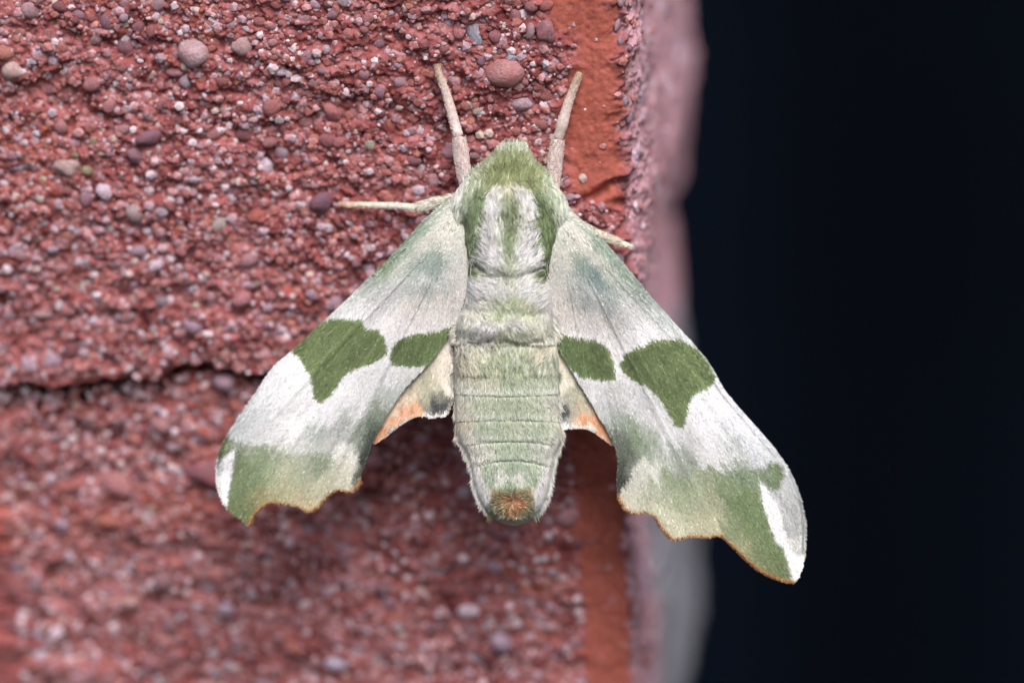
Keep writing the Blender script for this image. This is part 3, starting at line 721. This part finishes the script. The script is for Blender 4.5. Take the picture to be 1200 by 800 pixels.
CL = [(545,250,(205,210,196)),(530,255,(210,210,200)),(518,246,(200,208,192)),(505,258,(178,190,174)),(492,270,(150,170,152)),(475,288,(146,166,146)),(462,302,(140,160,138)),(452,312,(128,148,120)),(440,326,(168,180,168)),(428,338,(178,186,180)),(415,352,(192,198,198)),(398,366,(198,204,204)),(380,378,(196,202,202)),
 (520,268,(214,212,202)),(505,282,(206,206,196)),(488,298,(196,200,190)),(470,315,(190,196,188)),(512,296,(152,168,156)),(500,306,(150,166,160)),(516,314,(142,160,152)),(505,316,(146,164,158)),(490,312,(160,176,168)),(528,285,(206,206,198)),(530,300,(190,196,190)),(538,310,(216,214,210)),(542,340,(212,208,206)),
 (470,330,(192,198,196)),(500,325,(204,208,208)),(522,322,(204,206,204)),(498,336,(164,172,170)),(480,338,(176,182,180)),(520,333,(182,186,184)),(460,342,(190,194,194)),(440,345,(196,200,200)),
 (482,355,(212,207,204)),(445,362,(210,208,210)),(522,352,(206,201,198)),(535,362,(206,203,200)),(450,378,(230,228,230)),(470,380,(226,224,226)),(500,372,(216,213,212)),(425,365,(228,228,232)),(405,366,(222,224,228)),(420,355,(212,212,214)),
 (457,405,(228,228,230)),(430,436,(222,223,228)),(460,438,(214,216,220)),(490,434,(206,208,210)),(480,450,(190,194,194)),(350,432,(232,234,238)),(345,455,(232,234,238)),(325,440,(220,224,228)),(318,465,(218,221,225)),(360,482,(226,226,230)),(385,486,(220,222,226)),(408,458,(226,228,232)),(430,460,(212,215,218)),(420,480,(205,208,210)),
 (455,462,(172,179,174)),(445,478,(134,146,130)),(440,492,(84,98,84)),(433,510,(62,73,64)),(431,525,(56,66,58)),(428,540,(50,58,52)),(425,553,(66,70,62)),(447,478,(110,122,108)),(425,500,(128,140,128)),(412,495,(168,174,170)),(418,520,(150,158,148)),(398,505,(174,178,176)),(372,508,(166,176,172)),
 (342,500,(234,234,238)),(325,500,(220,223,226)),(300,490,(198,203,206)),(285,500,(194,199,202)),(292,475,(208,211,214)),(305,505,(212,215,218)),
 (266,522,(112,130,92)),(272,528,(110,128,90)),(285,520,(160,170,154)),(280,545,(112,131,92)),(284,570,(108,127,86)),(288,598,(104,118,74)),(299,560,(118,137,98)),(303,535,(134,151,118)),(316,562,(150,160,124)),(320,538,(140,156,124)),(320,522,(178,186,170)),(336,572,(170,172,138)),(336,545,(178,181,152)),(350,560,(166,173,145)),(352,535,(166,175,154)),(375,562,(184,186,158)),(380,540,(146,159,134)),(400,560,(196,196,175)),(408,545,(206,206,192)),(398,520,(212,214,212)),(412,528,(212,214,208)),(380,520,(190,195,190)),(360,520,(196,200,196)),(335,522,(206,210,206)),(325,580,(164,158,118)),(350,584,(190,180,144)),(305,585,(140,138,96)),
 (256,545,(188,191,193)),(259,572,(198,200,201)),(262,585,(204,205,203))]
CR = [(655,255,(205,210,196)),(672,262,(208,210,198)),(688,268,(184,194,180)),(700,282,(146,166,150)),(715,298,(148,168,154)),(730,318,(152,170,158)),(742,332,(156,172,162)),(758,348,(172,184,180)),(780,374,(196,206,206)),(800,394,(194,202,200)),(815,412,(150,160,132)),
 (680,280,(214,212,202)),(695,300,(198,200,190)),(712,320,(188,194,184)),(728,338,(186,192,186)),(676,300,(150,164,148)),(686,312,(134,154,150)),(694,322,(128,150,148)),(704,334,(140,158,156)),(682,322,(160,172,166)),(714,345,(158,170,168)),(664,296,(196,198,188)),(660,315,(196,198,192)),(652,335,(204,202,198)),
 (672,332,(186,190,188)),(690,340,(196,202,204)),(708,346,(190,195,196)),(688,350,(154,162,162)),(672,346,(174,177,174)),(706,358,(158,164,164)),(730,352,(190,194,192)),(748,365,(200,203,203)),
 (668,366,(212,205,200)),(650,355,(206,200,196)),(650,372,(210,206,202)),(738,372,(206,206,207)),(718,380,(198,196,194)),(700,376,(204,200,198)),(700,390,(222,221,222)),(680,382,(220,218,218)),(760,388,(226,226,230)),(742,392,(228,228,231)),(780,390,(212,216,216)),
 (721,404,(222,221,222)),(722,425,(226,226,228)),(722,455,(204,205,206)),(700,454,(210,212,215)),(688,452,(208,210,212)),(740,468,(200,202,205)),(755,478,(198,200,203)),(710,480,(186,190,190)),(722,488,(158,168,160)),(735,500,(130,146,124)),(748,514,(122,140,114)),(758,500,(160,170,160)),(728,520,(92,104,90)),(729,540,(60,67,60)),(726,552,(52,57,52)),(725,568,(54,57,53)),(722,510,(98,108,96)),(735,545,(120,130,116)),
 (768,486,(212,214,217)),(782,514,(214,216,220)),(842,466,(230,232,238)),(860,490,(220,224,230)),(828,500,(226,228,233)),(808,512,(212,214,218)),(880,518,(208,213,218)),(858,522,(190,197,198)),(898,538,(196,202,206)),(875,505,(216,220,226)),
 (795,528,(160,168,160)),(808,540,(144,156,142)),(775,530,(180,186,178)),(765,520,(150,162,146)),(822,530,(224,226,228)),(838,540,(214,217,218)),(845,528,(212,215,218)),(758,545,(204,207,198)),(745,562,(196,198,188)),(738,582,(196,196,178)),(752,585,(180,184,160)),(858,548,(152,163,150)),(872,548,(118,137,110)),(885,552,(122,140,112)),(903,556,(104,124,88)),(910,552,(108,126,92)),(895,550,(130,146,120)),
 (790,562,(138,154,122)),(800,590,(158,168,136)),(772,572,(164,171,148)),(820,562,(158,168,140)),(832,585,(164,170,138)),(850,572,(132,150,112)),(868,590,(112,133,88)),(880,615,(112,133,86)),(860,618,(134,147,108)),(900,640,(112,131,86)),(915,655,(104,122,78)),(890,650,(120,134,90)),(790,612,(190,190,164)),(830,612,(184,182,152)),(868,640,(158,162,122)),(770,598,(188,190,165)),
 (930,590,(174,178,180)),(920,575,(180,184,188)),(912,572,(190,193,195)),(926,612,(180,184,184)),(938,610,(188,192,192)),(937,640,(204,207,204)),(925,640,(230,231,230)),(931,662,(226,227,224)),(920,540,(200,205,208))]
STREAKL = [(264,535),(277,524),(274,545),(270,570),(268,594),(263,584),(262,560)]
STREAKR = [(888,561),(897,571),(912,594),(916,613),(921,634),(927,655),(931,676),(923,660),(917,640),(907,631),(899,607),(893,586)]
SUBL = [(250,536),(255,524),(262,513),(272,513),(290,519),(312,521),(332,522),(350,530),(365,527),(378,532),(392,523),(404,514),(414,518),(421,535),(426,552),(440,600),(300,650),(262,606),(267,594),(270,570),(274,545),(277,524),(264,536)]
SUBR = [(722,586),(731,568),(740,549),(751,534),(763,537),(776,543),(789,553),(804,557),(814,547),(827,546),(834,544),(842,549),(852,554),(862,548),(878,547),(895,545),(907,540),(918,546),(917,559),(910,570),(899,570),(888,561),(893,586),(899,607),(907,631),(917,640),(923,660),(931,690),(900,720),(700,700),(700,600)]
MARL = FWL[18:32]; MARR = FWR[16:31]
def split(sm, poly):
    k = sdist(np.array([b[0] for b in sm], float), np.array([b[1] for b in sm], float), poly) < 0
    return [b for b, q in zip(sm, k) if q], [b for b, q in zip(sm, k) if not q]
CLI, CLO = split(CL, SUBL); CRI, CRO = split(CR, SUBR)
def wing_col(px, py, left, jt=0.0):
    q = 1.0
    root = (540, 250) if left else (655, 255)
    rad0 = np.hypot(py - root[1], px - root[0]) + 1e-6; an0 = np.arctan2(py - root[1], px - root[0])
    amp = 6 + 28
    off = (fbm(an0 * 70, rad0 * .02, 32, 3, .7) - .5) * amp
    wx = px + (px - root[0]) / rad0 * off + (fbm(px * .25, py * .25, 27, 2) - .5) * 5; wy = py + (py - root[1]) / rad0 * off + (fbm(px * .25, py * .25, 28, 2) - .5) * 6
    if jt: q_ = rng.normal(0, jt, len(px)); wx = wx + (px - root[0]) / rad0 * q_; wy = wy + (py - root[1]) / rad0 * q_
    ox, oy = wx - px, wy - py
    sd_ = sdist(px + ox * .45, py + oy * .45, SUBL if left else SUBR)
    m = (1 - sstep(-2.6, 2.6, sd_))[:, None]
    ci, co = (CLI, CLO) if left else (CRI, CRO)
    c = desat(field(wx, wy, ci, 3.2, 60) * m + field(wx, wy, co, 3.2, 60) * (1 - m), .85, 1.02)
    # fine long streaks along the veins
    root = (540, 250) if left else (655, 255)
    ang = np.arctan2(py - root[1], px - root[0]); rad = np.hypot(py - root[1], px - root[0])
    st = fbm(ang * 55, rad * .010, 29, 3)
    c = c * (1 + (st - .5) * .30 * sstep(20, 120, rad))[:, None]
    v = np.abs(np.sin(an0 * 17 + .4)) ; c = c * (1 - .13 * np.exp(-(v / .10) ** 2) * sstep(40, 120, rad))[:, None]
    # transverse faint lines near the base
    c = c * (1 - .10 * sstep(.55, .75, fbm(rad * .16, ang * 5, 31, 2)) * (1 - sstep(120, 260, rad)))[:, None]
    jx_ = px + (fbm(px * .5, py * .5, 23, 2) - .5) * 3.5; jy_ = py + (fbm(px * .5, py * .5, 26, 2) - .5) * 3.5
    for P_, cc in ((PATL_IN if left else PATR_IN, (100, 117, 78)), (PATL_OUT if left else PATR_OUT, (105, 121, 81))):
        d = sdist(jx_, jy_, P_)
        # white rim round the green
        rim = (np.exp(-(np.maximum(d, 0) / 5.0) ** 2) * .45 * (d > 0))[:, None]
        c = c * (1 - rim) + s2l((236, 237, 240)) * rim
        m = (1 - sstep(-.9, .9, d))[:, None]
        g = s2l(cc) * (.62 + .62 * fbm(px * .06, py * .06, 36, 4))[:, None] * (1 + .6 * (st - .5))[:, None] * (1 + .30 * np.exp(-(np.abs(np.sin(an0 * 17 + 1.2)) / .13) ** 2))[:, None] * (1 + .22 * np.exp(-(np.abs(d + 1.5) / 2.5) ** 2))[:, None]
        c = c * (1 - m) + g * m
    d = sdist(jx_, jy_, STREAKL if left else STREAKR); m = (1 - sstep(-1, 1, d))[:, None]
    c = c * (1 - m) + s2l((236, 237, 242)) * m
    # small dark specks along the leading edge near the base
    if left:
        for (x, y) in ((527, 259), (521, 265), (533, 268), (430, 330), (438, 322), (466, 300), (447, 312)):
            d = np.hypot((px - x) * .75 + (py - y) * .55, ((px - x) * .6 - (py - y) * .8) * 2.5)
            m = (.7 * np.exp(-(d / 3.2) ** 2))[:, None]; c = c * (1 - m) + s2l((70, 74, 66)) * m
    else:
        for (x, y) in ((664, 272), (671, 278), (660, 279), (742, 340), (750, 352)):
            d = np.hypot((px - x) * .6 + (py - y) * .8, ((px - x) * .8 - (py - y) * .6) * 2.5)
            m = (.7 * np.exp(-(d / 3.2) ** 2))[:, None]; c = c * (1 - m) + s2l((74, 78, 70)) * m
        d = ldist(px, py, [(742, 340), (765, 368), (792, 396)]); m = (.5 * np.exp(-(d / 1.6) ** 2) * (fbm(px * .3, py * .3, 37, 2) > .45))[:, None]
        c = c * (1 - m) + s2l((96, 106, 92)) * m
    # rusty scalloped margin, thin dark rim outside
    d = ldist(px, py, MARL if left else MARR)
    wd = (3.6 if left else 3.8) * (.7 + .6 * fbm(px * .1, py * .1, 39, 2))
    m = (np.exp(-(d / wd) ** 2.4) * .92)[:, None]; c = c * (1 - m) + s2l((182, 132, 84)) * m
    m = (np.exp(-(d / 1.4) ** 2) * .85)[:, None]; c = c * (1 - m) + s2l((104, 68, 44)) * m
    return c
HL = [(528,400,(226,218,206)),(524,420,(222,214,200)),(531,440,(226,218,208)),(520,440,(210,204,190)),(512,425,(196,192,176)),(528,455,(216,208,198)),(510,448,(178,176,156)),(516,462,(120,122,112)),(524,468,(110,112,106)),(510,472,(74,78,78)),(516,478,(66,68,70)),(526,478,(96,98,98)),
 (495,438,(166,164,148)),(480,453,(164,158,142)),(468,468,(182,166,148)),(508,479,(66,68,70)),(521,473,(72,74,76)),(500,450,(160,158,140)),(498,466,(160,158,140)),(504,476,(130,130,122)),(488,458,(190,182,164)),(480,468,(200,182,160)),(485,474,(198,152,122)),(472,478,(200,154,126)),(460,490,(196,150,120)),(448,503,(192,142,108)),(465,480,(204,190,172)),(455,490,(202,176,152)),(494,480,(206,160,128)),(500,484,(226,224,220)),(512,486,(224,222,222)),(522,483,(226,224,224))]
HR = [(653,415,(216,208,190)),(655,440,(226,220,208)),(652,460,(226,220,208)),(664,440,(208,204,188)),(660,465,(160,160,150)),(654,480,(82,84,84)),(662,482,(72,74,76)),(660,474,(96,98,96)),(668,470,(150,150,134)),(674,455,(170,168,150)),(678,475,(168,160,140)),(668,488,(150,150,142)),(690,478,(176,168,148)),
 (685,488,(198,150,118)),(696,490,(200,148,114)),(705,498,(198,146,110)),(712,508,(196,150,120)),(675,492,(206,176,150)),(660,498,(222,222,226)),(672,498,(224,222,222)),(690,498,(224,208,194)),(652,492,(190,192,196)),(700,480,(190,160,130))]
def hind_col(px, py, left, jt=0.0):
    wx = px + (fbm(px * .3, py * .3, 27, 2) - .5) * 4; wy = py + (fbm(px * .3, py * .3, 28, 2) - .5) * 6
    c = field(wx, wy, HL if left else HR, 3.6, 14)
    st = fbm(px * .45, py * .04, 29, 2)
    return np.clip(c * (.92 + .24 * st)[:, None] * 1.14, 0, .9)

def fore_z(px, py, left):
    root = (545, 250) if left else (652, 252)
    rx, ry = px - root[0], py - root[1]; rad = np.hypot(rx, ry)
    ang = np.arctan2(ry, np.abs(rx))            # 0 sideways, pi/2 towards the tail
    z = .040 - .030 * sstep(0, 260, rad) - (.018 if left else .002) * sstep(200, 480, rad)
    # cambered: leading edge rolls down, trailing edge droops over the hind wing
    lead = FWL[0:14] if left else FWR[0:15]
    dl = ldist(px, py, lead)
    z -= .016 * np.exp(-dl / 9.0)
    z += .0022 * np.sin(ang * 26 + 1.0) * sstep(60, 220, rad)          # pleats along the veins
    z += .006 * np.exp(-((dl - 45) / 40) ** 2)
    z += .004 * (fbm(px * .014, py * .014, 21, 2) - .5)
    z += .0020 * np.exp(-(np.sin(ang * 11 + .5) / .14) ** 2) * sstep(40, 120, rad) * (1 - sstep(330, 470, rad) * .6)
    z += .0040 * np.exp(-((dl - 4) / 2.6) ** 2)
    # tucks beneath the shoulder
    z -= .004 * np.exp(-(rad / 26) ** 2)
    return z
def hind_z(px, py, left):
    z = .012 + 0 * px + .004 * (fbm(px * .03, py * .03, 18, 2) - .5)
    z += .0007 * np.sin((px + .35 * (py if not left else -py)) * .42)
    z += .010 * np.exp(-np.abs(px - (531 if left else 652)) / 8.0)
    inside = sdist(px, py, FWL if left else FWR)
    return z - (.004 + np.maximum(z - fore_z(px, py, left), 0) + .006) * sstep(10, -3, inside) if False else np.where(inside < 14, np.minimum(z, fore_z(px, py, left) - .005 - .004 * sstep(14, -6, inside)), z)

def wing(name, outline, left, colf, zf, thick, nscale, slen, root, parent):
    B = catmull(outline, True, 2.5)
    # fine raggedness so that the rim is not a drawn curve
    t = np.arange(len(B)) * .7
    B = B + np.stack([(vnoise(t, t * 0, 7) - .5), (vnoise(t, t * 0 + 5, 8) - .5)], -1) * .9
    lo, hi = B.min(0), B.max(0); g = 3.2
    gx, gy = np.meshgrid(np.arange(lo[0], hi[0], g), np.arange(lo[1], hi[1], g))
    gx = (gx + (np.arange(gx.shape[0]) % 2)[:, None] * g / 2).ravel(); gy = gy.ravel()
    k = sdist(gx, gy, B) < -1.6; gx, gy = gx[k], gy[k]
    pts = [Vector((float(a), float(b))) for a, b in B] + [Vector((float(a), float(b))) for a, b in zip(gx, gy)]
    nb = len(B)
    r = delaunay_2d_cdt(pts, [], [list(range(nb))], 1, 1e-6)
    P2 = np.array([v[:] for v in r[0]]); T3 = np.array([list(f) for f in r[2] if len(f) == 3])
    px, py = P2[:, 0], P2[:, 1]; z = zf(px, py, left)
    c = colf(px, py, left) * .92
    # upward winding: pixel y runs down, so flip where needed
    a, b, cc_ = P2[T3[:, 0]], P2[T3[:, 1]], P2[T3[:, 2]]
    cr = (b[:, 0] - a[:, 0]) * (cc_[:, 1] - a[:, 1]) - (b[:, 1] - a[:, 1]) * (cc_[:, 0] - a[:, 0])
    T3 = np.where((cr > 0)[:, None], T3[:, ::-1], T3)
    top = loc(px, py, z); bot = loc(px, py, z - thick); n = len(top)
    # rim: edges used once
    E = np.concatenate([T3[:, [0, 1]], T3[:, [1, 2]], T3[:, [2, 0]]])
    key = np.sort(E, 1); _, inv, cn = np.unique(key[:, 0] * 1000000 + key[:, 1], return_inverse=True, return_counts=True)
    R = E[cn[inv] == 1]
    F2 = np.stack([R[:, 1], R[:, 0], R[:, 0] + n, R[:, 1] + n], -1)
    w_ = link(name, mesh_np(name, np.concatenate([top, bot]), [T3, T3[:, ::-1] + n, F2], np.concatenate([c, c * .8])), M_WING, parent)
    # scales, laid like shingles pointing away from the root
    ax = rng.uniform(lo[0], hi[0], nscale * 3); ay = rng.uniform(lo[1], hi[1], nscale * 3)
    sd = np.concatenate([sdist(ax[i:i+20000], ay[i:i+20000], B[::2]) for i in range(0, len(ax), 20000)])
    k = sd < -.6; ax, ay, sd = ax[k][:nscale], ay[k][:nscale], sd[k][:nscale]
    a = np.arctan2(ay - root[1], ax - root[0]) + clump(ax, ay, .05, 3, .25) + rng.normal(0, .16, len(ax))
    ln = slen * rng.uniform(.65, 1.35, len(ax)); ln = np.where(sd > -ln, ln * .7, ln)
    col = colf(ax + rng.normal(0, .7, len(ax)), ay + rng.normal(0, .7, len(ax)), left, 3.2)
    lum = col.mean(1)
    col = jit(col, .075, .02)
    br = (rng.random(len(ax)) < np.interp(lum, [.1, .5], [.06, .04]))[:, None]
    col = np.where(br, np.clip(col * 1.5 + .05, 0, .9), col)
    dk = (rng.random(len(ax)) < .06)[:, None]; col = np.where(dk, col * .66, col)
    hairs('wing_scales', ax, ay, np.cos(a), np.sin(a), ln, .0007 * rng.uniform(.3, 1.8, len(ax)), 1.5, col, lambda x, y: zf(x, y, left), w_, segs=1, mat=M_SCALE, taper=False, tiltk=.13)
    return w_, B
hwl, HBL = wing('hindwing', HWL, True, hind_col, hind_z, .0016, 9000, 5, (530, 340), moth)
hwr, HBR = wing('hindwing', HWR, False, hind_col, hind_z, .0016, 9000, 5, (655, 340), moth)
fwl, FBL = wing('forewing', FWL, True, wing_col, fore_z, .0018, 68000, 4.2, (552, 235), moth)
fwr, FBR = wing('forewing', FWR, False, wing_col, fore_z, .0018, 68000, 4.2, (648, 238), moth)

# fringes and edge hairs
def fringe(name, line, n, ln, col, zf, left, parent, out, spread=.3, width=.8):
    L = catmull(line, False, 1.0); i = rng.integers(1, len(L) - 1, n)
    P = L[i]; t = L[np.minimum(i + 1, len(L) - 1)] - L[i - 1]; nn = np.stack([t[:, 1], -t[:, 0]], -1); nn /= np.linalg.norm(nn, axis=1)[:, None] + 1e-9
    nn *= out
    P = P - nn * rng.uniform(.5, 2.5, n)[:, None]
    a = np.arctan2(nn[:, 1], nn[:, 0]) + rng.normal(0, spread, n)
    c = jit(np.repeat(s2l(col)[None], n, 0), .2, .04)
    hairs(name, P[:, 0], P[:, 1], np.cos(a), np.sin(a), ln * rng.uniform(.6, 1.3, n), .0006 * rng.random(n), width, c, lambda x, y: zf(x, y, left), parent, segs=1)
fringe('fringe', MARL, 900, 3.6, (128, 86, 54), fore_z, True, fwl, 1)
fringe('fringe', MARR, 1000, 3.6, (136, 92, 56), fore_z, False, fwr, -1)
fringe('fringe', HWL[6:15], 900, 5, (224, 220, 216), hind_z, True, hwl, -1)
fringe('fringe', HWR[5:13], 900, 5, (224, 220, 216), hind_z, False, hwr, 1)
fringe('fringe', HWL[1:7], 500, 4, (228, 222, 212), hind_z, True, hwl, -1)
fringe('fringe', HWR[1:6], 500, 4, (228, 222, 212), hind_z, False, hwr, 1)

# ---- legs
def leg(pts, parent, tipc, basec, hair=True):
    """pts: px, py, width, z in the moth's frame ; one tapering tube per segment group"""
    def tube(name, pts, par):
        A = np.array(pts, float)
        n = 8; t = np.linspace(0, len(A) - 1, (len(A) - 1) * n + 1)
        C = np.stack([np.interp(t, np.arange(len(A)), A[:, k]) for k in range(4)], -1)
        for _ in range(2): C[1:-1] = (C[:-2] + 2 * C[1:-1] + C[2:]) / 4
        P = loc(C[:, 0], C[:, 1], C[:, 3]); R = C[:, 2] * .0005
        R = R * (1 + .12 * (fbm(t * 1.7, t * 0 + A[0, 0], 41, 2) - .5)); R[0] *= .55; R[-1] *= .45
        T_ = np.gradient(P, axis=0); T_ /= np.linalg.norm(T_, axis=1)[:, None]
        up = np.array([0, 0, 1.]); X = np.cross(T_, up); X /= np.linalg.norm(X, axis=1)[:, None]; Y = np.cross(X, T_)
        k = 16; th = np.linspace(0, 2 * math.pi, k, endpoint=False)
        V = P[:, None] + R[:, None, None] * (X[:, None] * np.cos(th)[None, :, None] + Y[:, None] * np.sin(th)[None, :, None] * .85)
        F = grid_faces(len(P), k, True)
        f = np.clip((np.arange(len(P)) / (len(P) - 1)), 0, 1)[:, None]
        f = f ** 2
        col = (s2l(basec if name == 'leg' else pts_c0) * (1 - f) + s2l(basec if name == 'leg' else tipc) * f) * (1 if name == 'leg' else 1.15)
        o = link(name, mesh_np(name, V.reshape(-1, 3), [F, np.arange(k)[::-1][None], (np.arange(k) + (len(P) - 1) * k)[None]], np.repeat(col, k, 0)), M_LEG, par)
        # short lying hair on the segment
        m = int(len(P) * (20 if name == 'leg' else 5))
        i = rng.integers(0, len(P) - 1, m); q = rng.uniform(0, math.pi, m)
        X0 = C[i, 0]; Y0 = C[i, 1]; d = C[np.minimum(i + 1, len(C) - 1), :2] - C[i, :2]; d /= np.linalg.norm(d, axis=1)[:, None] + 1e-9
        off = np.cos(q) * C[i, 2] * .48
        hx = X0 - d[:, 1] * off; hy = Y0 + d[:, 0] * off; zz = C[i, 3] + np.sin(q) * R[i] * .9
        side = np.stack([-d[:, 1], d[:, 0]], -1) * (np.cos(q) * .35)[:, None]
        zmap = zz.copy()
        hairs('leg_hair', hx, hy, d[:, 0] + side[:, 0], d[:, 1] + side[:, 1], rng.uniform(2.5, 5, m) * (1 if name == 'leg' else .6), .0006 * rng.random(m), .8, jit(col[i], .2, .03) * 1.05, lambda x, y: zmap, o, segs=2)
        return o
    pts_c0 = basec
    j = pts['joint']
    o = tube('leg', pts['p'][:j + 1], parent)
    if j < len(pts['p']) - 1:
        q = [list(v) for v in pts['p'][j:]]; q[0][2] *= .78
        tube('tarsus', q, o)
    return o
def zw(px, py, up=.010): return zwall(px, py) + up
leg(dict(p=[(549,222,17,.022),(544,204,17.5,.018),(540,180,18,.020),(538,160,14.5,.020),(533,146,12.5,zw(533,146,.017)),(526,120,11,zw(526,120,.013)),(519,99,9.5,zw(519,99,.010)),(514,86,8.5,zw(514,86,.009)),(512.5,75,7,zw(512,75,.006))], joint=3), moth, (168,142,118), (206,190,188))
leg(dict(p=[(646,226,17,.022),(648.5,209,17,.018),(651,183,18,.020),(654,163,15,.020),(659,145,13.5,zw(659,145,.017)),(665,124,11,zw(665,124,.013)),(671,107,9.5,zw(671,107,.010)),(676,94,9,zw(676,94,.009)),(680,85,8,zw(679,85,.006))], joint=3), moth, (160,136,110), (204,188,184))
leg(dict(p=[(545,232,14,.010),(527,234,13,.004),(508,238,13,-.002),(488,244,12.5,-.006),(482,243,9,-.008),(460,241,8,zw(460,241,.020)),(430,240.5,7.5,zw(430,240,.014)),(408,240,6.5,zw(408,240,.009)),(396,239,4.5,zw(396,239,.005))], joint=3), moth, (206,168,150), (216,214,202))
leg(dict(p=[(675,262,12,.006),(695,272,10.5,.0),(712,279,9.5,-.004),(728,285,9,-.010),(743,290,5,-.018)], joint=3), moth, (200,190,170), (222,216,200))
